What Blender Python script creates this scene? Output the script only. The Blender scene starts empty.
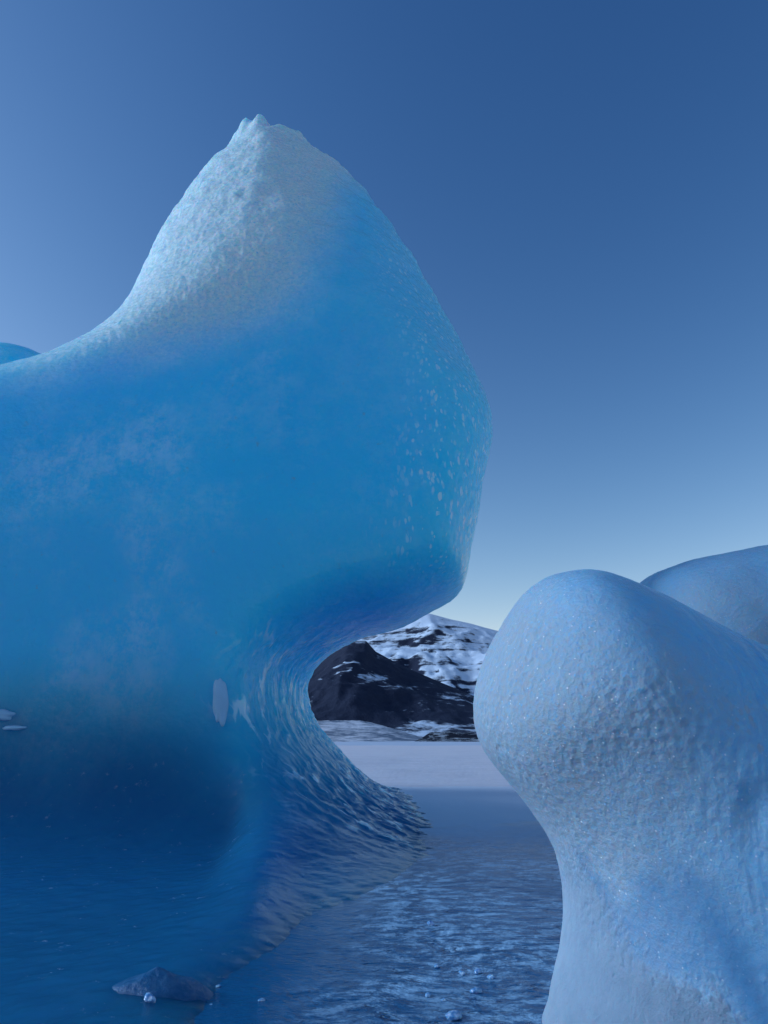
import bpy, math, random
import numpy as np

S = bpy.context.scene
COL = S.collection
rad = math.radians

# ------------------------------------------------------------------ camera
CAM_H, PITCH, FPX = 1.2, rad(18.1), 683.0
cam = bpy.data.cameras.new('camera')
cam.sensor_fit = 'VERTICAL'; cam.sensor_height = 36.0; cam.lens = 24.01
cam.clip_start = 0.05; cam.clip_end = 60000
cam_ob = bpy.data.objects.new('camera', cam); COL.objects.link(cam_ob)
cam_ob.location = (0, 0, CAM_H); cam_ob.rotation_euler = (rad(90) + PITCH, 0, 0)
S.camera = cam_ob

# ------------------------------------------------------------------ light
SUN_EL, SUN_AZ = rad(22), rad(-84)          # azimuth from +Y, negative = to the left
w = bpy.data.worlds.new('World'); S.world = w; w.use_nodes = True
wn, wl = w.node_tree.nodes, w.node_tree.links
wn.clear()
sky = wn.new('ShaderNodeTexSky'); sky.sky_type = 'NISHITA'; sky.sun_disc = False
sky.sun_elevation = SUN_EL; sky.sun_rotation = SUN_AZ
sky.altitude = 50; sky.air_density = 1.0; sky.dust_density = 0.3; sky.ozone_density = 3.0
# cold late-winter air: deepen the blue overhead, keep the horizon pale (per-channel contrast of the Nishita sky)
sep = wn.new('ShaderNodeSeparateColor'); cmb = wn.new('ShaderNodeCombineColor')
wl.new(sky.outputs[0], sep.inputs[0])
for ch, (pre, powr, gain) in enumerate(((0.062, 2.0, 26.0), (0.086, 1.5, 3.9), (0.10, 1.16, 1.84))):
    last = sep.outputs[ch]
    for op, val in (('MULTIPLY', pre), ('POWER', powr), ('MULTIPLY', gain * 10), ('MINIMUM', (9.0, 9.5, 10.5)[ch])):
        m = wn.new('ShaderNodeMath'); m.operation = op; m.inputs[1].default_value = val
        wl.new(last, m.inputs[0]); last = m.outputs[0]
    wl.new(last, cmb.inputs[ch])
bg = wn.new('ShaderNodeBackground'); bg.inputs[1].default_value = 0.10
wo = wn.new('ShaderNodeOutputWorld')
wl.new(cmb.outputs[0], bg.inputs[0]); wl.new(bg.outputs[0], wo.inputs[0])

sun = bpy.data.lights.new('sun', 'SUN'); sun.energy = 2.7; sun.angle = rad(14); sun.color = (0.70, 0.88, 1.12)
sun_ob = bpy.data.objects.new('sun', sun); COL.objects.link(sun_ob)
sun_ob.rotation_euler = (rad(90) - SUN_EL, 0, rad(180) - SUN_AZ)
sun_ob.location = (-20, 10, 20)

S.view_settings.view_transform = 'Standard'; S.view_settings.look = 'None'
S.view_settings.gamma = 1.0; S.view_settings.exposure = 0.0
S.cycles.use_denoising = True
S.cycles.max_bounces = 10
S.cycles.sample_clamp_indirect = 6.0

# ------------------------------------------------------------------ helpers
CP, SP = math.cos(PITCH), math.sin(PITCH)
def at(u, v, Y):
    """where the sight line through a photograph pixel meets the upright plane y = Y"""
    a, b = (u - 384) / FPX, (512 - v) / FPX
    dy, dz = CP - b * SP, SP + b * CP
    t = Y / dy
    return np.array((a * t, Y, CAM_H + dz * t))

def tag(o, label=None, cat=None, group=None, kind=None):
    for k, val in (('label', label), ('category', cat), ('group', group), ('kind', kind)):
        if val: o[k] = val
    return o

def mesh_obj(name, V, Q, mat, attrs=None, parent=None, smooth=True):
    me = bpy.data.meshes.new(name)
    V = np.asarray(V, dtype=np.float32); Q = np.asarray(Q, dtype=np.int32)
    me.vertices.add(len(V)); me.vertices.foreach_set('co', V.ravel())
    n = Q.shape[1]
    me.loops.add(Q.size); me.loops.foreach_set('vertex_index', Q.ravel())
    me.polygons.add(len(Q))
    me.polygons.foreach_set('loop_start', np.arange(0, Q.size, n, dtype=np.int32))
    if smooth: me.polygons.foreach_set('use_smooth', np.ones(len(Q), dtype=bool))
    me.update(calc_edges=True); me.validate()
    for k, val in (attrs or {}).items():
        val = np.asarray(val, dtype=np.float32)
        if val.ndim == 2:
            a = me.attributes.new(k, 'FLOAT_VECTOR', 'POINT'); a.data.foreach_set('vector', val.ravel())
        else:
            a = me.attributes.new(k, 'FLOAT', 'POINT'); a.data.foreach_set('value', val)
    me.materials.append(mat)
    o = bpy.data.objects.new(name, me); COL.objects.link(o)
    if parent: o.parent = parent
    return o

_rng = np.random.default_rng(7)
_T = _rng.random((64, 64, 64)).astype(np.float32)
def noise(P, sc, off=0.0):
    """smooth lattice noise, 0..1, at points P (n,3); sc = cycles per metre (scalar or 3)"""
    q = np.asarray(P, dtype=np.float64) * np.asarray(sc) + off + 1000.37
    i = np.floor(q).astype(np.int64); f = q - i; f = f * f * (3 - 2 * f)
    i0 = i & 63; i1 = (i + 1) & 63
    x0, y0, z0 = i0[:, 0], i0[:, 1], i0[:, 2]; x1, y1, z1 = i1[:, 0], i1[:, 1], i1[:, 2]
    fx, fy, fz = f[:, 0], f[:, 1], f[:, 2]
    a = (_T[x0, y0, z0] * (1 - fx) + _T[x1, y0, z0] * fx) * (1 - fy) + (_T[x0, y1, z0] * (1 - fx) + _T[x1, y1, z0] * fx) * fy
    b = (_T[x0, y0, z1] * (1 - fx) + _T[x1, y0, z1] * fx) * (1 - fy) + (_T[x0, y1, z1] * (1 - fx) + _T[x1, y1, z1] * fx) * fy
    return a * (1 - fz) + b * fz
def fbm(P, sc, octs=4, off=0.0, gain=0.5):
    s, a, t = 0, 1.0, 0
    for k in range(octs):
        s = s + a * noise(P, np.asarray(sc) * 2.03 ** k, off + 17.3 * k); t += a; a *= gain
    return s / t
def sstep(x, a, b):
    t = np.clip((x - a) / (b - a), 0, 1); return t * t * (3 - 2 * t)
def smin(a, b, k):
    h = np.clip(0.5 + 0.5 * (b - a) / k, 0, 1)
    return b * (1 - h) + a * h - k * h * (1 - h)

def smooth_closed(pts, n=4):
    """Catmull-Rom through a closed list of 2-D points"""
    p = np.asarray(pts); m = len(p); out = []
    for i in range(m):
        p0, p1, p2, p3 = p[i - 1], p[i], p[(i + 1) % m], p[(i + 2) % m]
        for t in np.linspace(0, 1, n, endpoint=False):
            out.append(0.5 * (2 * p1 + (p2 - p0) * t + (2 * p0 - 5 * p1 + 4 * p2 - p3) * t * t + (3 * p1 - p0 - 3 * p2 + p3) * t ** 3))
    return np.array(out)

def poly_dist(X, Z, poly):
    """signed distance (positive inside) of a 2-D grid to a polygon"""
    d2 = np.full(X.shape, 1e18); ins = np.zeros(X.shape, bool)
    n = len(poly)
    for i in range(n):
        ax, az = poly[i]; bx, bz = poly[(i + 1) % n]
        ex, ez = bx - ax, bz - az; wx, wz = X - ax, Z - az
        t = np.clip((wx * ex + wz * ez) / (ex * ex + ez * ez + 1e-12), 0, 1)
        d2 = np.minimum(d2, (wx - ex * t) ** 2 + (wz - ez * t) ** 2)
        c = (az > Z) != (bz > Z)
        xi = ax + (Z - az) / (bz - az + 1e-12) * ex
        ins ^= c & (X < xi)
    d = np.sqrt(d2)
    return np.where(ins, d, -d)

def surface_nets(F, org, h):
    nx, ny, nz = F.shape
    neg = F < 0
    c = lambda a, i, j, k: a[i:nx - 1 + i, j:ny - 1 + j, k:nz - 1 + k]
    cnt = sum(c(neg, i, j, k).astype(np.int8) for i in (0, 1) for j in (0, 1) for k in (0, 1))
    act = (cnt > 0) & (cnt < 8)
    idx = np.full(act.shape, -1, np.int64); ii = np.argwhere(act); idx[act] = np.arange(len(ii))
    acc = np.zeros((len(ii), 3)); num = np.zeros(len(ii))
    cor = {(i, j, k): F[ii[:, 0] + i, ii[:, 1] + j, ii[:, 2] + k] for i in (0, 1) for j in (0, 1) for k in (0, 1)}
    for a in cor:
        for ax in range(3):
            if a[ax] == 0:
                b = list(a); b[ax] = 1; b = tuple(b)
                fa, fb = cor[a], cor[b]; m = (fa < 0) != (fb < 0)
                t = np.where(m, fa / np.where(m, fa - fb, 1), 0)
                p = np.tile(np.array(a, float), (len(ii), 1)); p[:, ax] += t
                acc[m] += p[m]; num += m
    V = (ii + acc / np.maximum(num, 1)[:, None]) * h + org
    Q = []
    for ax in range(3):
        o1, o2 = [(1, 2), (2, 0), (0, 1)][ax]
        sl0 = [slice(None)] * 3; sl1 = [slice(None)] * 3
        sl0[ax] = slice(0, -1); sl1[ax] = slice(1, None)
        a, b = neg[tuple(sl0)], neg[tuple(sl1)]
        e = np.argwhere(a != b)
        lim = [nx - 1, ny - 1, nz - 1]
        ok = (e[:, o1] > 0) & (e[:, o2] > 0) & (e[:, o1] < lim[o1]) & (e[:, o2] < lim[o2])
        e = e[ok]
        s = a[e[:, 0], e[:, 1], e[:, 2]]
        def cell(d1, d2):
            q = e.copy(); q[:, o1] -= d1; q[:, o2] -= d2
            return idx[q[:, 0], q[:, 1], q[:, 2]]
        q = np.stack([cell(1, 1), cell(0, 1), cell(0, 0), cell(1, 0)], 1)
        q[~s] = q[~s][:, ::-1]
        Q.append(q)
    Q = np.concatenate(Q); Q = Q[(Q >= 0).all(1)]
    return V, Q

def normals(V, Q):
    n = np.cross(V[Q[:, 2]] - V[Q[:, 0]], V[Q[:, 3]] - V[Q[:, 1]])
    N = np.zeros_like(V)
    for k in range(4): np.add.at(N, Q[:, k], n)
    return N / np.maximum(np.linalg.norm(N, axis=1), 1e-9)[:, None]

def grid3(lo, hi, h):
    ax = [np.arange(lo[i], hi[i] + h, h) for i in range(3)]
    return ax, np.array(lo, float)

# ------------------------------------------------------------------ material helper
class NT:
    def __init__(s, name):
        s.m = bpy.data.materials.new(name); s.m.use_nodes = True
        s.n, s.l = s.m.node_tree.nodes, s.m.node_tree.links
        s.n.clear(); s.out = s.n.new('ShaderNodeOutputMaterial')
        s.p = s.n.new('ShaderNodeBsdfPrincipled'); s.l.new(s.p.outputs[0], s.out.inputs[0])
    def put(s, sock, val):
        if hasattr(val, 'is_output') or isinstance(val, bpy.types.NodeSocket): s.l.new(val, sock)
        elif isinstance(val, tuple) and len(val) == 3 and sock.type == 'RGBA': sock.default_value = (*val, 1)
        else: sock.default_value = val
    def set(s, **kw):
        for k, val in kw.items(): s.put(s.p.inputs[k.replace('_', ' ')], val)
    def attr(s, name, vec=False):
        n = s.n.new('ShaderNodeAttribute'); n.attribute_name = name
        return n.outputs['Vector' if vec else 'Fac']
    def pos(s): return s.n.new('ShaderNodeTexCoord').outputs['Object']
    def map(s, v, sc=(1, 1, 1), loc=(0, 0, 0), rot=(0, 0, 0)):
        n = s.n.new('ShaderNodeMapping'); s.l.new(v, n.inputs[0])
        n.inputs['Scale'].default_value = sc; n.inputs['Location'].default_value = loc; n.inputs['Rotation'].default_value = rot
        return n.outputs[0]
    def noise(s, v, sc, det=4, rough=0.5, dist=0.0):
        n = s.n.new('ShaderNodeTexNoise'); s.l.new(v, n.inputs['Vector'])
        n.inputs['Scale'].default_value = sc; n.inputs['Detail'].default_value = det
        n.inputs['Roughness'].default_value = rough; n.inputs['Distortion'].default_value = dist
        return n.outputs['Fac']
    def voro(s, v, sc, feature='F1', sm=0.4, rnd=1.0):
        n = s.n.new('ShaderNodeTexVoronoi'); n.feature = feature; s.l.new(v, n.inputs['Vector'])
        n.inputs['Scale'].default_value = sc; n.inputs['Randomness'].default_value = rnd
        if feature == 'SMOOTH_F1': n.inputs['Smoothness'].default_value = sm
        return n.outputs['Distance']
    def math(s, op, a, b=0.0, c=0.0):
        n = s.n.new('ShaderNodeMath'); n.operation = op
        for i, x in enumerate((a, b, c)): s.put(n.inputs[i], x)
        return n.outputs[0]
    def mix(s, f, a, b, blend='MIX'):
        n = s.n.new('ShaderNodeMix'); n.data_type = 'RGBA'; n.blend_type = blend
        s.put(n.inputs[0], f); s.put(n.inputs[6], a); s.put(n.inputs[7], b)
        return n.outputs[2]
    def mixf(s, f, a, b):
        n = s.n.new('ShaderNodeMix'); n.data_type = 'FLOAT'
        s.put(n.inputs[0], f); s.put(n.inputs[2], a); s.put(n.inputs[3], b)
        return n.outputs[0]
    def vmix(s, a, b, f):            # a + f*b on vectors
        n = s.n.new('ShaderNodeVectorMath'); n.operation = 'MULTIPLY_ADD'
        s.put(n.inputs[0], b); n.inputs[1].default_value = (f, f, f); s.put(n.inputs[2], a)
        return n.outputs[0]
    def ramp(s, f, a, b):
        n = s.n.new('ShaderNodeMapRange'); n.interpolation_type = 'SMOOTHSTEP'
        s.put(n.inputs[0], f); n.inputs[1].default_value = a; n.inputs[2].default_value = b
        return n.outputs[0]
    def bump(s, hgt, dist, strength=1.0, nrm=None):
        n = s.n.new('ShaderNodeBump'); s.put(n.inputs['Height'], hgt)
        n.inputs['Distance'].default_value = dist; s.put(n.inputs['Strength'], strength)
        if nrm is not None: s.l.new(nrm, n.inputs['Normal'])
        return n.outputs[0]
    def displace(s, hgt):
        n = s.n.new('ShaderNodeDisplacement'); s.put(n.inputs['Height'], hgt)
        n.inputs['Midlevel'].default_value = 0.0; n.inputs['Scale'].default_value = 1.0
        s.l.new(n.outputs[0], s.out.inputs['Displacement'])
        s.m.displacement_method = 'DISPLACEMENT'

def glacier_ice(name, deep, frost_c, clear_c, sss, cell, amp_cell, flow_amp=0.05, rough=(0.16, 0.30, 0.10), zsc=0.6, fine_k=1.0, mottle=0.55):
    """old blue glacier ice: frosty crust where 'frost', glassy and dark where 'clear', scalloped along 'flow', pitted where 'dimple'"""
    t = NT(name); P = t.pos()
    fr, cl, fl, dm, sn = t.attr('frost'), t.attr('clear'), t.attr('scallop'), t.attr('dimple'), t.attr('snow')
    flow = t.attr('flow', True)
    pale = tuple(0.45 * a + 0.55 * b for a, b in zip(deep, frost_c))
    # clouds of bubbles inside the ice
    cloud = t.ramp(t.noise(P, 0.5, 5, 0.6, 0.4), 0.36, 0.68)
    fleck = t.ramp(t.math('MULTIPLY_ADD', t.noise(P, 0.22 / cell, 3), 0.8, t.noise(t.map(P, (1, 1, 0.8)), 1.1 / cell, 8, 0.75)), 0.72, 1.10)
    body = t.mix(t.math('MULTIPLY', t.math('MULTIPLY', cloud, fleck), t.math('MULTIPLY', t.attr('bubbly'), mottle)), deep, tuple(0.35 * a + 0.65 * b for a, b in zip(deep, frost_c)))
    grain = t.noise(P, 1.5 / cell, 5, 0.7)
    f2 = t.math('MULTIPLY', fr, t.mixf(t.ramp(grain, 0.3, 0.7), 0.5, 1.1))
    c = t.mix(f2, body, frost_c)
    # single large crystals, their sparkle painted white and made glossy
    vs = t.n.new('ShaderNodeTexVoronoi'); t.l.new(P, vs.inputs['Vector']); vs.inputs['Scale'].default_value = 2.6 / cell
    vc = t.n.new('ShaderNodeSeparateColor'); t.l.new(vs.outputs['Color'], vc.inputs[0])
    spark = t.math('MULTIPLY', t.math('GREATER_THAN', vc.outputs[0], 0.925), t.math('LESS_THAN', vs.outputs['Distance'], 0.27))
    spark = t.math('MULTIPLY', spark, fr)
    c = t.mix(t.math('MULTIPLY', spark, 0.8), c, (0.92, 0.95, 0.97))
    dark_sp = t.math('MULTIPLY', t.math('MULTIPLY', t.math('LESS_THAN', vc.outputs[1], 0.10), t.math('LESS_THAN', vs.outputs['Distance'], 0.40)), fr)
    c = t.mix(t.math('MULTIPLY', dark_sp, 0.6), c, deep)
    c = t.mix(cl, c, clear_c)
    # scallops melted along the flow
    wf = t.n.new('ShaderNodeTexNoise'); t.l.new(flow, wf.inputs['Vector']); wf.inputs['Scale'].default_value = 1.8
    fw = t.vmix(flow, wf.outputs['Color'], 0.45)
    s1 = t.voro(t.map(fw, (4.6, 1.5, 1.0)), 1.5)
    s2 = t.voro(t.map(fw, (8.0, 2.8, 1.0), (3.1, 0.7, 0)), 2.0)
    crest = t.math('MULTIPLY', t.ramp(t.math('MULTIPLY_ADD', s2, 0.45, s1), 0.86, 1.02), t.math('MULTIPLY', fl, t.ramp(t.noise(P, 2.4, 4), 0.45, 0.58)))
    # pits, and the glints painted pale on them
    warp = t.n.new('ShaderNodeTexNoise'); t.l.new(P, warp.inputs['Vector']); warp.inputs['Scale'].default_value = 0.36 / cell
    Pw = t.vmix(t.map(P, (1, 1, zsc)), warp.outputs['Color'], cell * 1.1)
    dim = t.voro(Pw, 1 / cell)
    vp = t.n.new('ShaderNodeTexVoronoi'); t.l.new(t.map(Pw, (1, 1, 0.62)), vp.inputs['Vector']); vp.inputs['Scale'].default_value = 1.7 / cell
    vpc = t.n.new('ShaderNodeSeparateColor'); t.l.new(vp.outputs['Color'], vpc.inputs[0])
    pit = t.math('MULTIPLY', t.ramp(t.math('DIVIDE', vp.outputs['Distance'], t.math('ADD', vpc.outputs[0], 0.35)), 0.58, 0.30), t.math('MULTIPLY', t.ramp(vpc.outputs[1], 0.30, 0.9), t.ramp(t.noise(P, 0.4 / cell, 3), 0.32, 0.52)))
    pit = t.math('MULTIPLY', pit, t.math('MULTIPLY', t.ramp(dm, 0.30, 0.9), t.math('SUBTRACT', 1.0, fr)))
    glint = t.math('MAXIMUM', pit, crest)                                   # glints painted pale on scallop crests and pits
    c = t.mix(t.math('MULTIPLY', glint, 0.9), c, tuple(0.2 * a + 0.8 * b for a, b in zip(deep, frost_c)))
    # powder snow frozen onto the ice, ragged at its rim
    sn = t.ramp(t.math('MULTIPLY_ADD', t.math('SUBTRACT', t.noise(P, 0.8 / cell, 7, 0.75), 0.5), 2.4, sn), 0.22, 0.80)
    c = t.mix(sn, c, t.mix(t.noise(P, 0.5 / cell, 5), (0.17, 0.27, 0.37), (0.25, 0.35, 0.46)))  # snow darkened, the shade at the foot is put into this colour
    smooth_r = t.mixf(cl, t.mixf(fr, rough[0], rough[1]), rough[2])
    t.set(Base_Color=c, IOR=1.31, Subsurface_Weight=1.0, Subsurface_Scale=t.mixf(t.math('MAXIMUM', t.math('MAXIMUM', fr, sn), glint), sss, sss * 0.12), Subsurface_Radius=(0.10, 0.70, 1.0),
          Roughness=t.mixf(sn, t.mixf(spark, smooth_r, 0.05), 0.8))
    lump = t.noise(P, 0.45 / cell, 4, 0.6)
    h = t.math('MULTIPLY', t.math('SUBTRACT', dim, 0.5), t.mixf(fr, amp_cell, amp_cell * 1.2))
    h = t.math('MULTIPLY', t.math('MULTIPLY', h, t.mixf(cl, 1.0, 0.15)), dm)
    h = t.math('MULTIPLY_ADD', t.math('SUBTRACT', lump, 0.5), amp_cell * 1.6, h)
    h = t.math('MULTIPLY_ADD', t.math('MULTIPLY', t.math('SUBTRACT', s1, 0.5), fl), flow_amp, h)
    h = t.math('MULTIPLY_ADD', sn, amp_cell * 0.9, h)
    t.displace(h)
    fine = t.noise(P, 1.6 / cell, 5, 0.72)
    fine = t.math('MULTIPLY_ADD', t.math('MULTIPLY', s2, fl), 2.5, fine)
    fine = t.math('MULTIPLY_ADD', spark, 0.4, fine)
    t.set(Normal=t.bump(fine, amp_cell * 1.4 * fine_k, t.mixf(cl, t.mixf(fr, 0.5, 1.0), 0.15)))
    return t.m

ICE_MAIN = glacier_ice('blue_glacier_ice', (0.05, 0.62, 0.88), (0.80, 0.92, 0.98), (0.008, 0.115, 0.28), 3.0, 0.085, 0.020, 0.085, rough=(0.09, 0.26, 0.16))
ICE_PALE = glacier_ice('frosted_glacier_ice', (0.17, 0.50, 0.79), (0.37, 0.45, 0.52), (0.03, 0.18, 0.38), 0.08, 0.035, 0.0055, 0.03, zsc=1.0, fine_k=1.6)

# ------------------------------------------------------------------ the setting
def lake():
    ys = np.concatenate([-6 * (5000 / 6) ** np.linspace(1, 0, 20)[:-1], np.linspace(-6, 1, 15)[:-1], np.linspace(1, 26, 300), 26 * (6000 / 26) ** np.linspace(0, 1, 40)[1:]])
    xs = np.concatenate([-14 * (5000 / 14) ** np.linspace(1, 0, 24)[:-1], np.linspace(-14, 14, 280), 14 * (5000 / 14) ** np.linspace(0, 1, 24)[1:]])
    X, Y = np.meshgrid(xs, ys, indexing='ij')
    P = np.stack([X.ravel(), Y.ravel(), np.zeros(X.size)], 1)
    near = np.exp(-((P[:, 0] / 14) ** 2 + (P[:, 1] / 20) ** 2))
    Z = (fbm(P, 0.5, 3) - 0.5) * 0.07 * near
    P[:, 2] = Z
    nx, ny = X.shape
    I = np.arange(nx * ny).reshape(nx, ny)
    Q = np.stack([I[:-1, :-1], I[1:, :-1], I[1:, 1:], I[:-1, 1:]], -1).reshape(-1, 4)
    t = NT('lake_ice'); p = t.pos()
    pw = t.n.new('ShaderNodeTexNoise'); t.l.new(p, pw.inputs['Vector']); pw.inputs['Scale'].default_value = 1.2
    pp = t.vmix(p, pw.outputs['Color'], 0.35)
    r1 = t.noise(t.map(pp, (3.0, 5.0, 1)), 1.0, 6, 0.62)
    r2 = t.noise(t.map(pp, (14, 22, 1)), 1.0, 4, 0.6)
    pit = t.ramp(t.noise(t.map(pp, (5, 9, 1), (4, 2, 0)), 1.0, 3, 0.6), 0.60, 0.70)
    h = t.math('MULTIPLY_ADD', r2, 0.28, r1)
    h = t.math('MULTIPLY_ADD', pit, -0.25, h)
    rime_sheen = t.ramp(t.noise(p, 0.6, 6, 0.7), 0.25, 0.6)
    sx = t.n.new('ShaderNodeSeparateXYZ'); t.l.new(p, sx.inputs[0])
    sheen_side = t.ramp(t.math('MULTIPLY_ADD', t.noise(p, 0.5, 4), 2.4, sx.outputs['X']), 0.6, 1.3)  # paler to the right: sky reflection painted into the lake colour
    rime_sheen = t.math('MULTIPLY_ADD', t.ramp(sx.outputs['Y'], 7.0, 15.0), 1.0, rime_sheen)
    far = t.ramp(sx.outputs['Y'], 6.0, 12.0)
    rime_sheen = t.math('MULTIPLY', t.math('MULTIPLY', rime_sheen, sheen_side), t.math('MAXIMUM', far, t.ramp(t.noise(t.map(pp, (6, 11, 1)), 1.0, 5, 0.75), 0.42, 0.62)))
    rime_sheen = t.math('MINIMUM', rime_sheen, 1.0)
    t.set(Base_Color=t.mix(t.math('MULTIPLY', rime_sheen, 0.9), (0.006, 0.085, 0.215), t.mix(far, (0.32, 0.56, 0.78), (0.70, 0.76, 0.84))),
          Roughness=t.mixf(rime_sheen, 0.10, 0.5), IOR=1.33, Specular_IOR_Level=t.mixf(rime_sheen, 0.6, 0.03), Normal=t.bump(h, 0.07, t.math('MULTIPLY', t.mixf(sheen_side, 0.4, 1.0), t.mixf(far, 1.0, 0.25))))
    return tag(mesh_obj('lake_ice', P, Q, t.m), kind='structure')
lake()

def snow_mat(name, c=(0.80, 0.80, 0.84), sc=6.0, d=0.03):
    t = NT(name); p = t.pos()
    n1 = t.noise(p, sc, 6, 0.6); n2 = t.noise(t.map(p, (0.5, 3, 1)), sc * 0.25, 5, 0.6)
    t.set(Base_Color=t.mix(t.ramp(n2, 0.3, 0.8), c, tuple(x * 0.86 for x in c)), Roughness=0.75, IOR=1.31,
          Subsurface_Weight=0.3, Subsurface_Scale=0.05, Subsurface_Radius=(0.4, 0.7, 1.0),
          Normal=t.bump(t.math('MULTIPLY_ADD', n2, 1.5, n1), d, 0.7))
    return t.m

def sheet(name, xs, ys, zf, mat, smooth=True):
    X, Y = np.meshgrid(xs, ys, indexing='ij')
    P = np.stack([X.ravel(), Y.ravel(), np.zeros(X.size)], 1)
    P[:, 2] = zf(P)
    nx, ny = X.shape; I = np.arange(nx * ny).reshape(nx, ny)
    Q = np.stack([I[:-1, :-1], I[1:, :-1], I[1:, 1:], I[:-1, 1:]], -1).reshape(-1, 4)
    return tag(mesh_obj(name, P, Q, mat, smooth=smooth), kind='structure')

def snow_z(P):
    edge = 17.6 + 0.5 * (fbm(P * (1, 0, 0), 0.25, 3) - 0.5) + 0.02 * np.abs(P[:, 0])
    d = P[:, 1] - edge
    z = -0.25 + 0.25 * sstep(d, -0.4, 0.02) + 0.5 * sstep(d, 0.0, 9) + 0.12 * (fbm(P, 0.35, 4, 3.0) - 0.5) * sstep(d, 0, 3)
    return z - 0.52 * sstep(d, 20, 80)
xs = np.concatenate([-30 * (1500 / 30) ** np.linspace(1, 0, 16)[:-1], np.linspace(-30, 30, 240), 30 * (1500 / 30) ** np.linspace(0, 1, 16)[1:]])
ys = np.concatenate([np.linspace(16.5, 30, 120), 30 * (85 / 30) ** np.linspace(0, 1, 40)[1:]])
sheet('snow_bank', xs, ys, snow_z, snow_mat('drifted_snow', (0.60, 0.60, 0.66)))

def far_snow_z(P):
    return 0.03 + 0.5 * (fbm(P, 0.02, 4) - 0.5) * sstep(P[:, 1], 70, 200)
xs = np.linspace(-1500, 1500, 120); ys = 70 * (1300 / 70) ** np.linspace(0, 1, 60)
sheet('snow_flat', xs, ys, far_snow_z, snow_mat('wind_packed_snow', (0.44, 0.53, 0.66), 0.05, 1.0))

# glacier tongue: low, broken, blue-white ice front at the foot of the mountain
def tongue_z(P):
    x, y = P[:, 0], P[:, 1]
    top = 1.2 + 3.2 * sstep(-x, -10, 6)
    return sstep(y, 142, 158) * top * (1 - 0.7 * sstep(x, 6, 16)) + (fbm(P, 0.14, 5, 5.0, 0.6) - 0.5) * 1.6 * sstep(y, 142, 156) - 0.3
def tongue_mat():
    t = NT('crevassed_ice'); p = t.pos()
    n = t.noise(t.map(p, (0.22, 0.5, 1.3)), 1.0, 8, 0.7)
    n2 = t.noise(t.map(p, (0.07, 0.22, 0.5)), 1.0, 5, 0.6)
    f = t.ramp(t.math('MULTIPLY_ADD', n2, 0.6, n), 0.66, 1.0)
    t.set(Base_Color=t.mix(f, (0.10, 0.15, 0.22), (0.72, 0.76, 0.84)), Roughness=0.7, Normal=t.bump(n, 0.7, 1.0))
    return t.m
sheet('glacier_tongue', np.linspace(-120, 24, 260), np.linspace(138, 240, 110), tongue_z, tongue_mat())

def rock_mat(name, snow_bias, scale, strata):
    t = NT(name); p = t.pos()
    geo = t.n.new('ShaderNodeNewGeometry'); sep = t.n.new('ShaderNodeSeparateXYZ'); t.l.new(geo.outputs['Normal'], sep.inputs[0])
    n1 = t.noise(p, scale, 9, 0.68)
    n2 = t.noise(t.map(p, (0.35, 0.35, 4.5)), scale * 3.0, 7, 0.65, 0.5)
    n3 = t.noise(p, scale * 9, 5, 0.7)
    s = t.math('MULTIPLY_ADD', n1, 0.9, t.math('MULTIPLY', sep.outputs['Z'], 0.9))
    s = t.math('MULTIPLY_ADD', n2, strata, s)
    s = t.math('MULTIPLY_ADD', n3, 0.35, s)
    f = t.ramp(s, snow_bias, snow_bias + 0.14)
    rock = t.mix(n3, (0.010, 0.015, 0.035), (0.034, 0.046, 0.080))
    t.set(Base_Color=t.mix(f, rock, (0.58, 0.70, 0.84)), Roughness=0.9, Specular_IOR_Level=0.08,  # blue of shade and haze mixed into the snow colour
          Normal=t.bump(t.math('MULTIPLY_ADD', n3, 0.4, n1), 14.0, 0.9))
    return t.m

def mountain(name, crest_px, Y0, depth_f, depth_b, mat, rug, nx=340, ny=150, foot=0.0):
    c = np.array([at(u, v, Y0) for u, v in crest_px]); cx, cz = c[:, 0], c[:, 2]
    xs = np.linspace(cx[0], cx[-1], nx); ys = np.concatenate([np.linspace(Y0 - depth_f, Y0, ny), np.linspace(Y0, Y0 + depth_b, 30)[1:]])
    def zf(P):
        h = np.interp(P[:, 0], cx, cz)
        d = P[:, 1] - Y0
        f = np.where(d < 0, 1 + d / depth_f, 1 - d / depth_b)
        f = np.clip(f, 0, 1) ** 1.12
        rid = 1 - np.abs(2 * fbm(P, rug, 5, 2.0, 0.55) - 1)
        gul = 1 - np.abs(2 * fbm(P * (1, 0.35, 1), rug * 2.2, 4, 9.0) - 1)
        amp = 4 * f * (1 - f) + 0.012
        return h * f * (1 + 0.0 * rid) + h * amp * 0.30 * (rid - 0.8) + h * amp * 0.12 * (gul - 0.8) - 2
    return sheet(name, xs, ys, zf, mat)
mountain('dark_mountain', [(60, 735), (180, 690), (260, 668), (306, 668), (322, 661), (335, 650), (349, 640), (366, 640), (376, 651), (400, 664), (437, 680), (473, 695), (540, 715), (620, 733)],
         1900, 620, 500, rock_mat('dark_rock', 1.72, 0.006, 0.45), 0.004)
mountain('snowy_mountain', [(120, 735), (250, 690), (340, 643), (372, 633), (392, 627), (408, 620), (420, 615), (429, 613), (440, 616), (451, 619), (470, 623), (484, 627), (496, 630), (560, 650), (680, 690), (800, 735)],
         3600, 1300, 900, rock_mat('snowy_rock', 1.60, 0.003, 0.75), 0.0021)
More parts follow.
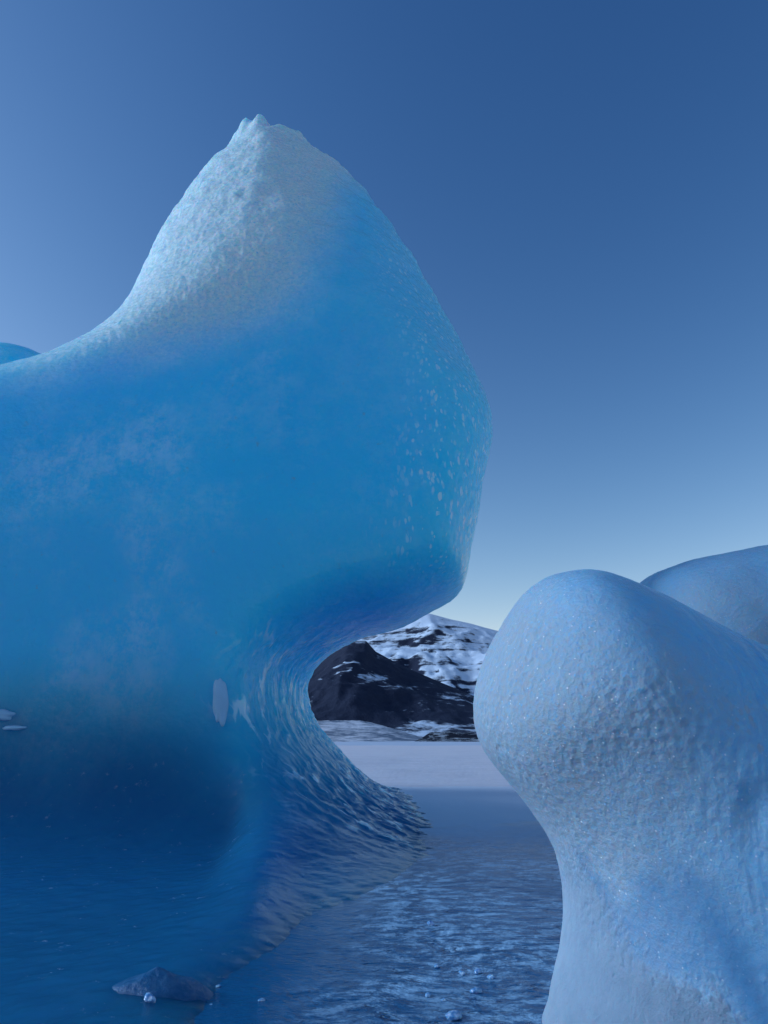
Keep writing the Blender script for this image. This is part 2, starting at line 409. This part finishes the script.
# moraine of dark boulders and snow in front of the mountain's foot
def moraine_z(P):
    x, y = P[:, 0], P[:, 1]
    k = sstep(x, 5, 11) * (1 - sstep(x, 50, 70))
    return (0.8 + 2.2 * fbm(P, 0.22, 5, 4.0)) * k * np.exp(-((y - 150) / 7) ** 2) - 0.12
sheet('moraine', np.linspace(0, 80, 260), np.linspace(132, 175, 80), moraine_z, rock_mat('moraine_rubble', 1.62, 0.28, 0.3))

# ------------------------------------------------------------------ ice bodies
def mid_outline(outline, D, yc_fun=None):
    poly = []
    for u, v in outline:                      # the outline lies in the body's own, leaning middle surface
        Yp = D
        for _ in range(12):
            p = at(u, v, Yp)
            if yc_fun: Yp = 0.5 * Yp + 0.5 * float(yc_fun(p[0], p[2]))
        poly.append(p[[0, 2]])
    return np.array(poly)
def ice_body(name, outline, D, T, R, h, lo, hi, kfun, mat, carve=None, attrs=None, levels=1, T_fun=None, yc_fun=None, R_fun=None, bumpy=0.09, floor=-0.05, ground=True, swell=0.0, post=None, soft=4, shelf_fun=None):
    poly = mid_outline(outline, D, yc_fun)
    (ax, ay, az), org = grid3(lo, hi, h)
    X2, Z2 = np.meshgrid(ax, az, indexing='ij')
    d = poly_dist(X2, Z2, poly)
    for _ in range(soft):                     # soften the medial crease
        e = np.pad(d, 1, mode='edge')
        d = (e[1:-1, 1:-1] * 4 + e[:-2, 1:-1] + e[2:, 1:-1] + e[1:-1, :-2] + e[1:-1, 2:]) / 8
    Tm = T_fun(X2, Z2) if T_fun else np.full(X2.shape, T)
    yc = yc_fun(X2, Z2) if yc_fun else np.full(X2.shape, D)
    Rm = R_fun(X2, Z2) if R_fun else np.full(X2.shape, R)
    e2 = np.maximum(0, 1 - d / Rm) ** 2
    Y = ay[None, :, None]
    Yn = (Y - yc[:, None, :]) / Tm[:, None, :]
    q = np.sqrt(Yn ** 2 + e2[:, None, :])
    gq = np.sqrt((Yn / Tm[:, None, :]) ** 2 + e2[:, None, :] / (Rm ** 2)[:, None, :]) / np.maximum(q, 1e-3)
    F = (q - 1) / np.maximum(gq, 1 / np.maximum(Tm, Rm)[:, None, :])      # first-order distance to the body
    X3, Y3, Z3 = np.meshgrid(ax, ay, az, indexing='ij')
    if carve: F = carve(F, X3, Y3, Z3)
    if shelf_fun: floor3 = floor + shelf_fun(X3[:, :, 0], Y3[:, :, 0])[:, :, None]
    else: floor3 = floor
    if ground: F = smin(F, Z3 - floor3 - swell * np.exp(-np.maximum(F, 0) / 0.9), kfun(X3, Y3, Z3))
    # close the body under the lake and at the sides of the block
    F = np.maximum(F, (floor - 0.22) - Z3)
    pad = 1.01 * h
    for A, a0, a1 in ((X3, lo[0], ax[-1]), (Y3, lo[1], ay[-1]), (Z3, lo[2], az[-1])):
        F = np.maximum(F, np.maximum(a0 + pad - A, A - (a1 - pad)))
    V, Q = surface_nets(F, org, h)
    N = normals(V, Q)
    V = V + N * ((fbm(V, 0.45 / max(R, .5), 3, 1.0) - 0.5) * bumpy * 2 + (fbm(V, 1.6 / max(R, .5), 3, 8.0) - 0.5) * bumpy * 0.6)[:, None]
    if post: V = post(V, N)
    N = normals(V, Q)
    at_ = attrs(V, N)
    o = mesh_obj(name, V, Q, mat, at_)
    m = o.modifiers.new('subdivision', 'SUBSURF'); m.levels = levels; m.render_levels = levels
    return o

# the big overhanging iceberg
BERG = [(-330.0, 420.0), (-139.4, 388.5), (-37.9, 380.6), (4.6, 383.5), (27.6, 388.5), (51.8, 388.6), (78.4, 380.4), (102.9, 365.7), (120.4, 345.0), (133.5, 319.4), (145.9, 288.4), (158.4, 259.9), (169.1, 239.7), (180.6, 221.5), (195.6, 200.6), (210.6, 180.2), (224.2, 163.1), (237.0, 150.0), (248.2, 142.9), (257.1, 140.0), (263.1, 138.5), (268.2, 137.2), (275.6, 136.5), (285.3, 137.6), (297.1, 141.2), (310.4, 148.4), (325.5, 158.8), (341.2, 171.9), (356.5, 188.4), (371.1, 206.1), (383.9, 223.2), (395.4, 240.0), (405.9, 256.6), (415.6, 272.6), (424.4, 287.5), (432.5, 302.5), (441.1, 318.7), (449.8, 334.9), (457.9, 349.5), (465.5, 364.5), (473.3, 382.6), (480.4, 400.0), (486.0, 412.8), (490.1, 424.6), (491.0, 438.2), (489.6, 452.1), (486.9, 464.7), (483.8, 478.1), (481.5, 494.8), (479.0, 513.2), (475.0, 533.3), (471.3, 552.3), (470.0, 566.8), (468.4, 579.0), (464.3, 589.4), (457.5, 597.6), (447.9, 603.1), (436.1, 609.1), (421.2, 618.4), (404.2, 627.2), (384.8, 632.0), (366.6, 635.6), (354.6, 639.7), (344.4, 644.8), (332.3, 651.8), (320.6, 660.0), (311.3, 670.1), (305.3, 681.3), (304.2, 692.7), (304.7, 705.0), (307.6, 717.2), (312.4, 730.1), (326.0, 761.5), (338.1, 830.7), (345.0, 900.0), (-330.0, 900.0)]
def berg_head(Z):
    return 1.5 + 0.7 * sstep(Z, 4.5, 8.0) - 0.5 * sstep(Z, 8.0, 14.5)
def berg_T(X, Z):
    s = 1 - sstep(Z, 0.3, 3.8)
    return berg_head(Z) * (1 - s) + 3.9 * s
def berg_R(X, Z):
    return 0.75 + 2.1 * sstep(Z, 5.0, 9.5)
def berg_yc(X, Z):
    s = 1 - sstep(Z, 0.3, 3.8)
    return (8.45 + 1.5 + 0.7 * sstep(Z, 4.5, 8.0)) * (1 - s) + 12.6 * s + 0.20 * np.maximum(0, Z - 4)
def berg_shelf(X, Y):                       # low dark shelf added to stand in for its reflection on the lake
    P = np.stack([X.ravel(), Y.ravel(), np.zeros(X.size)], 1)
    n = (fbm(P, 0.7, 4, 11.0) - 0.5).reshape(X.shape)
    return 0.19 * sstep(-0.15 - 0.115 * Y - X + 0.5 * n, -0.25, 0.45) * (1 - sstep(Y, 6.0, 8.6)) + 0.03 * n
LIT_CRUST = np.array([at(u, v, 10.6)[[0, 2]] for u, v in [(40, 350), (90, 338), (140, 330), (200, 322), (250, 302), (290, 268), (318, 222), (350, 185), (400, 190), (330, 60), (20, 60), (-40, 340)]])
def berg_tip(V, N):                       # melt has left little teeth along the very top
    m = sstep(V[:, 2], 12.6, 14.2)
    r = noise(V, 2.3, 5.0) ** 2 * 0.75 + noise(V, 5.1, 9.0) ** 2 * 0.3
    V = V.copy(); V[:, 2] += m * ((r - 0.28) * 0.45 - 0.22)
    V = V + N * (sstep(V[:, 2], 7.5, 10) * (fbm(V, 3.0, 2, 6.0) - 0.5) * 0.10)[:, None]
    for u, hgt, wd in ((253, 0.30, 0.09), (268, 0.25, 0.13), (290, 0.10, 0.15), (238, 0.12, 0.10)):
        a = at(u, 120, 12.6)
        V[:, 2] += hgt * np.exp(-np.abs((V[:, 0] - a[0]) / wd) ** 1.5) * sstep(V[:, 2], 13.2, 14.0)
    return V
def berg_attrs(V, N):
    x, y, z = V.T
    n = fbm(V, 0.5, 4, 3.0) - 0.5
    # weathered crust, with the light from the left painted pale into it
    sd = poly_dist(x * 10.6 / np.maximum(y, 1), 1.2 + (z - 1.2) * 10.6 / np.maximum(y, 1), LIT_CRUST)
    frost = sstep(sd + 0.9 * n + 0.25 * (fbm(V, 3.0, 3, 4.0) - 0.5), -1.25, 0.75)
    frost = np.maximum(frost, 0.36 * np.exp(-np.maximum(0, poly_dist(x, z, BERG_XZ)) / 1.3) * sstep(z, 4.5, 7))  # pale rim painted for the glow of thin ice edges
    frost = np.maximum(frost, 0.55 * sstep(z + 0.6 * x + 1.2 * n, 12.0, 13.5))
    clear = 1 - sstep(z + 1.0 * n + 0.08 * (x + 2), 0.15, 2.2)
    ang = np.arctan2(y - 10.5, x + 5.5); r = np.hypot(y - 10.5, x + 5.5)
    flow = np.stack([ang * 4.5, z + np.maximum(r - 4.2, 0) * np.tanh((z - 1.9) / 0.6), np.zeros_like(z)], 1)
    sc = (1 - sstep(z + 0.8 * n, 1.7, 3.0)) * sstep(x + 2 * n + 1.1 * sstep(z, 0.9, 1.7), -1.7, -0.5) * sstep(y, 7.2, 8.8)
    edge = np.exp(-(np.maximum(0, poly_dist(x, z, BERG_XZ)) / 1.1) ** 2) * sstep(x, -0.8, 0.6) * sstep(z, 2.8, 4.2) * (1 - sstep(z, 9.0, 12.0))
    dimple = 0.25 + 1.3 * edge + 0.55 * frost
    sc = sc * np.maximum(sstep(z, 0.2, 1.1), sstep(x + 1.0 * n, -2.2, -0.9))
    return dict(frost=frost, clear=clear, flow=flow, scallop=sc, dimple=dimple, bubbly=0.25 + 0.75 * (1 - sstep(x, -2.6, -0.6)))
BERG_XZ = mid_outline(BERG, 10.6, berg_yc)
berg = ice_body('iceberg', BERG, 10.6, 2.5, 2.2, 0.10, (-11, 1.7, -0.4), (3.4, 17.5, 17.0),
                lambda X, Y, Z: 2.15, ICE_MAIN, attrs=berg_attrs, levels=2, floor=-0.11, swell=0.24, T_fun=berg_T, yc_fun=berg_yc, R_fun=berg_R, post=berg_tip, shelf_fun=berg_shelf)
tag(berg, 'huge blue iceberg arching overhead with frosted peak and narrow waist', 'iceberg', 'icebergs')

# pale crust flakes on its wall; the upright one paints a reflecting facet
def flake(u, v, ru, rv, seed, lean):
    from mathutils.bvhtree import BVHTree
    from mathutils import Vector
    me = berg.data
    if not hasattr(flake, 'bv'):
        flake.bv = BVHTree.FromPolygons([p.co.copy() for p in me.vertices], [tuple(p.vertices) for p in me.polygons])
    c = at(u, v, 8.8); n = 40; V, Q = [], []
    rings = [0.0, 0.3, 0.6, 0.85, 1.0]
    for side in (0, 1):
        for r in rings:
            for a in range(n):
                th = 2 * math.pi * a / n
                k = r * (1 + 0.55 * (float(noise(np.array([[math.cos(th) * 1.6, math.sin(th) * 1.6, 0.3]]), 1.3, seed)[0]) - 0.5))
                dz = k * rv * math.sin(th); dx = k * ru * math.cos(th) + lean * dz
                hit = flake.bv.ray_cast(Vector((c[0] + dx, 3.0, c[2] + dz)), Vector((0, 1, 0)))[0]
                y = hit.y if hit else c[1]
                V.append((c[0] + dx, y - (0.075 - 0.05 * r ** 3 if side == 0 else -0.03), c[2] + dz))
    m = len(rings) * n
    for side in (0, 1):
        for i in range(len(rings) - 1):
            for a in range(n):
                b = (a + 1) % n; o = side * m
                q = [o + i * n + a, o + i * n + b, o + (i + 1) * n + b, o + (i + 1) * n + a]
                Q.append(q if side == 0 else q[::-1])
    for a in range(n):
        b = (a + 1) % n; e = (len(rings) - 1) * n
        Q.append([e + a, e + b, m + e + b, m + e + a])
    return mesh_obj('pale_flake', V, Q, snow_mat('crust', (0.34, 0.60, 0.80), 9.0, 0.02), parent=berg)
for f in ((224, 702, 0.085, 0.28, 7.0, -0.12), (6, 716, 0.22, 0.07, 8.0, 0.0), (26, 728, 0.14, 0.03, 9.0, 0.0)): flake(*f)

# the pale boulder of ice close on the right
BOULDER = [(530.3, 578.6), (552.0, 569.6), (578.8, 569.1), (599.6, 575.5), (628.3, 588.7), (666.4, 608.1), (709.0, 628.4), (765.5, 651.1), (859.1, 691.9), (959.8, 760.4), (1000.0, 900.0), (1000.0, 1250.0), (540.0, 1250.0), (548.9, 1100.4), (556.5, 1000.7), (571.4, 950.9), (572.4, 905.3), (567.4, 874.4), (557.5, 847.2), (538.5, 819.4), (511.4, 792.3), (496.7, 779.5), (480.2, 758.2), (469.5, 731.7), (467.5, 697.3), (479.1, 661.4), (491.5, 634.9), (509.6, 605.0)]
def boulder_carve(F, X, Y, Z):
    # melt grooves running down the right-hand side
    for (u0, v0, u1, v1, r, Yg) in ((764, 800, 754, 960, 0.03, 2.48), (690, 850, 742, 1030, 0.045, 2.48), (700, 790, 692, 880, 0.03, 2.48)):
        a, b = at(u0, v0, Yg), at(u1, v1, Yg)
        e = b - a; t = np.clip(((X - a[0]) * e[0] + (Z - a[2]) * e[2]) / (e[0] ** 2 + e[2] ** 2), 0, 1)
        q = np.sqrt((X - a[0] - e[0] * t) ** 2 + ((Y - Yg) * 0.6) ** 2 + (Z - a[2] - e[2] * t) ** 2)
        F = -smin(-F, q - r, 0.04)
    return F
def boulder_attrs(V, N):
    x, y, z = V.T
    n = fbm(V, 1.4, 4, 6.0) - 0.5
    frost = sstep(0.9 - (x - 0.62) / 0.82 - 0.30 * (z - 1.4) + 0.9 * n, 0.0, 1.0)  # pale left, bluer right: side light painted into the frost mask
    clear = sstep(0.5 - np.abs(z - 0.45) * 1.3 + 1.3 * (fbm(V, 2.4, 4, 14.0) - 0.62), 0.1, 0.4) * 0.5
    lim = 0.52 + 0.75 * (fbm(V, 1.1, 3, 31.0) - 0.5) - 0.16 * sstep(x, 1.1, 1.5)
    snow = 1 - sstep(z + 0.65 * (fbm(V, 4.0, 5, 12.0, 0.65) - 0.5), lim - 0.16, lim + 0.12)
    gap = np.exp(-((x - 1.17 - 0.35 * (0.5 - z)) / 0.075) ** 2)            # the melt crack stays bare
    hole = np.exp(-(((x - 0.98) / 0.10) ** 2 + ((z - 0.50) / 0.13) ** 2))
    snow = np.clip(snow - 1.1 * gap - 0.9 * hole, 0, 1)
    flow = np.stack([x * 3, z, y], 1)
    sc = sstep(x, 1.1, 1.9) * (1 - sstep(z, 1.3, 1.9))
    clear = np.maximum(clear, 0.7 * gap * sstep(0.9 - z, 0, 0.4))
    return dict(frost=frost, clear=clear, flow=flow, scallop=sc, dimple=0.15 + 0.9 * sstep(fbm(V, 1.3, 3, 9.0), 0.5, 0.72), snow=snow, bubbly=np.ones_like(x))
boulder = ice_body('ice_boulder', BOULDER, 3.4, 0.92, 0.80, 0.027, (0.15, 2.0, -0.3), (3.35, 4.8, 2.35),
                   lambda X, Y, Z: 0.13, ICE_PALE, carve=boulder_carve, attrs=boulder_attrs, levels=2, bumpy=0.065, soft=40)
tag(boulder, 'pale frosted ice boulder with bulging top and snowy foot at right', 'ice boulder', 'icebergs')

# the rounded ice behind it
REAR = [(600, 660), (624, 600), (638, 578), (652, 569), (680, 561), (720, 555), (768, 548), (860, 540), (960, 560), (1010, 640), (1010, 900), (610, 900)]
def plain_attrs(V, N):
    x, y, z = V.T
    n = fbm(V, 0.8, 4, 2.0) - 0.5
    return dict(frost=np.clip(0.62 + 1.4 * n, 0, 1), clear=np.zeros_like(x), flow=V, scallop=np.zeros_like(x), dimple=np.ones_like(x), bubbly=np.ones_like(x))
rear = ice_body('ice_block', REAR, 9.0, 1.6, 1.3, 0.08, (1.9, 6.4, -0.4), (8.4, 12.0, 4.6), lambda X, Y, Z: 1.0, ICE_PALE,
                attrs=plain_attrs, levels=2, bumpy=0.2)
tag(rear, 'smooth rounded blue ice block rising behind the pale boulder', 'ice block', 'icebergs')
SHELF = [(-420, 362), (-200, 356), (0, 354), (22, 352), (44, 356), (70, 372), (90, 420), (100, 900), (-420, 900)]
shelf = ice_body('ice_ridge', SHELF, 17.0, 1.8, 1.5, 0.16, (-21, 14, -0.6), (-6.4, 20, 12.5), lambda X, Y, Z: 1.0, ICE_MAIN,
                 attrs=lambda V, N: dict(frost=np.zeros(len(V)), clear=np.zeros(len(V)), flow=V, scallop=np.zeros(len(V)), dimple=np.full(len(V), 0.5), bubbly=np.ones(len(V))), levels=1)
tag(shelf, 'flat dark blue ice ridge peeking over the left shoulder', 'ice ridge', 'icebergs')

# the half-sunk lump of clear ice at the lower left
def lump(name, u, v, r, sq, seed, mat, label, cat, group=None, yaw=0.0, sub=4, sink=0.3, rough=0.35):
    import bmesh
    d = CAM_H / math.tan(math.atan((v - 512) / FPX) - PITCH)
    c = at(u, v, d)
    bm = bmesh.new(); bmesh.ops.create_icosphere(bm, subdivisions=sub, radius=1.0)
    V = np.array([w.co[:] for w in bm.verts])
    k = 1 + (fbm(V, 0.9, 3, seed) - 0.5) * 2 * rough + (fbm(V, 3.0, 3, seed + 3) - 0.5) * rough * 0.7
    V = V * k[:, None] * np.array(sq) * r
    ca, sa = math.cos(yaw), math.sin(yaw)
    V = np.stack([V[:, 0] * ca - V[:, 1] * sa, V[:, 0] * sa + V[:, 1] * ca, V[:, 2]], 1)
    for w, p in zip(bm.verts, V): w.co = p
    me = bpy.data.meshes.new(name); bm.to_mesh(me); bm.free()
    for p in me.polygons: p.use_smooth = sub > 2
    for nm, val in (('frost', 0.10), ('clear', 0.6), ('scallop', 0.0), ('dimple', 0.6), ('bubbly', 1.0)):
        a = me.attributes.new(nm, 'FLOAT', 'POINT'); a.data.foreach_set('value', np.full(len(me.vertices), val, np.float32))
    me.materials.append(mat)
    o = bpy.data.objects.new(name, me); COL.objects.link(o)
    o.location = (c[0], c[1], r * sq[2] * (1 - sink) * 0.6 + apron_z(c[0], c[1]))
    return tag(o, label, cat, group)

def chunk_mat():
    t = NT('clear_ice'); p = t.pos()
    n = t.noise(p, 40.0, 3, 0.6)
    t.set(Base_Color=t.mix(t.ramp(n, 0.4, 0.7), (0.10, 0.28, 0.52), (0.50, 0.66, 0.82)), Roughness=0.08, IOR=1.31,
          Subsurface_Weight=0.6, Subsurface_Scale=0.03, Subsurface_Radius=(0.2, 0.6, 1.0), Normal=t.bump(n, 0.006, 0.7))
    return t.m
CHUNK = chunk_mat()
def apron_z(x, y):
    from mathutils import Vector
    h = flake.bv.ray_cast(Vector((x, y, 0.6)), Vector((0, 0, -1)))[0]
    return max(h.z, 0.0) if h else 0.0
def dull_mat():
    t = NT('dull_ice'); p = t.pos(); n = t.noise(p, 14.0, 6, 0.72)
    t.set(Base_Color=t.mix(t.ramp(n, 0.35, 0.7), (0.010, 0.10, 0.24), (0.05, 0.15, 0.29)), Roughness=0.2, IOR=1.31,
          Subsurface_Weight=0.7, Subsurface_Scale=0.04, Subsurface_Radius=(0.2, 0.7, 1.0), Normal=t.bump(n, 0.02, 0.8))
    return t.m
def mound():
    d = CAM_H / math.tan(math.atan((1000 - 512) / FPX) - PITCH); c = at(154, 1000, d)
    nr, na = 26, 72; V = [(0, 0, 0.0)]; Q = []
    for i in range(1, nr + 1):
        for a in range(na):
            th = 2 * math.pi * a / na; r = i / nr
            V.append((r * 0.34 * math.cos(th), r * 0.24 * math.sin(th), 0))
    V = np.array(V); r = np.hypot(V[:, 0] / 0.34, V[:, 1] / 0.24)
    P = V.copy()
    r2 = r * (1 + 0.7 * (fbm(P, 5.0, 3, 3.0) - 0.5))
    V[:, 2] = 0.085 * (np.clip(1 - r2, 0, 1) ** 1.6) * (0.75 + 0.5 * fbm(P, 9.0, 4, 6.0)) - 0.10 * r ** 4 + 0.022 * (fbm(P, 16.0, 4, 9.0) - 0.5)
    F = [[0, 1 + a, 1 + (a + 1) % na, 1 + (a + 1) % na] for a in range(na)]
    for i in range(1, nr):
        for a in range(na):
            b = (a + 1) % na; o = 1 + (i - 1) * na
            Q.append([o + a, o + na + a, o + na + b, o + b])
    me = bpy.data.meshes.new('ice_lump')
    me.from_pydata([tuple(p) for p in V], [], [f[:3] for f in F] + Q); me.update()
    for p in me.polygons: p.use_smooth = True
    me.materials.append(dull_mat())
    o = bpy.data.objects.new('ice_lump', me); COL.objects.link(o); o.location = (c[0], c[1], apron_z(c[0], c[1]) - 0.012)
    tag(o, 'low conical lump of dull ice sunk in the dark lake at lower left', 'ice lump')
mound()
LB = 'one of the tiny plain ice chips scattered over the dark lake ice'
for i, (u, v, r, lab) in enumerate([
        (431, 925, 0.030, 'brightest glinting ice chip, alone in the middle of the dark lake'),
        (437, 967, 0.022, None), (462, 974, 0.022, None), (478, 973, 0.024, None), (491, 978, 0.026, None),
        (475, 993, 0.034, 'pyramid shaped ice chip nearest the snowy foot of the boulder'),
        (428, 997, 0.022, None), (444, 1001, 0.018, None),
        (454, 1019, 0.045, 'whitish flat ice chip cut by the bottom edge of the photo'),
        (148, 1016, 0.034, 'pale flat ice chip lying just below the half sunk lump'),
        (218, 989, 0.016, None), (232, 991, 0.014, None), (261, 1003, 0.022, None), (211, 1007, 0.018, None), (218, 1018, 0.018, None)]):
    lump('ice_chip', u, v, r * 0.75, (1.2, 0.9, 0.55 if i % 3 else 0.8), 50.0 + 7 * i, CHUNK, lab or LB, 'ice chip', 'ice chips on the frozen lake', yaw=i * 1.3, sub=2, sink=0.25, rough=0.6)
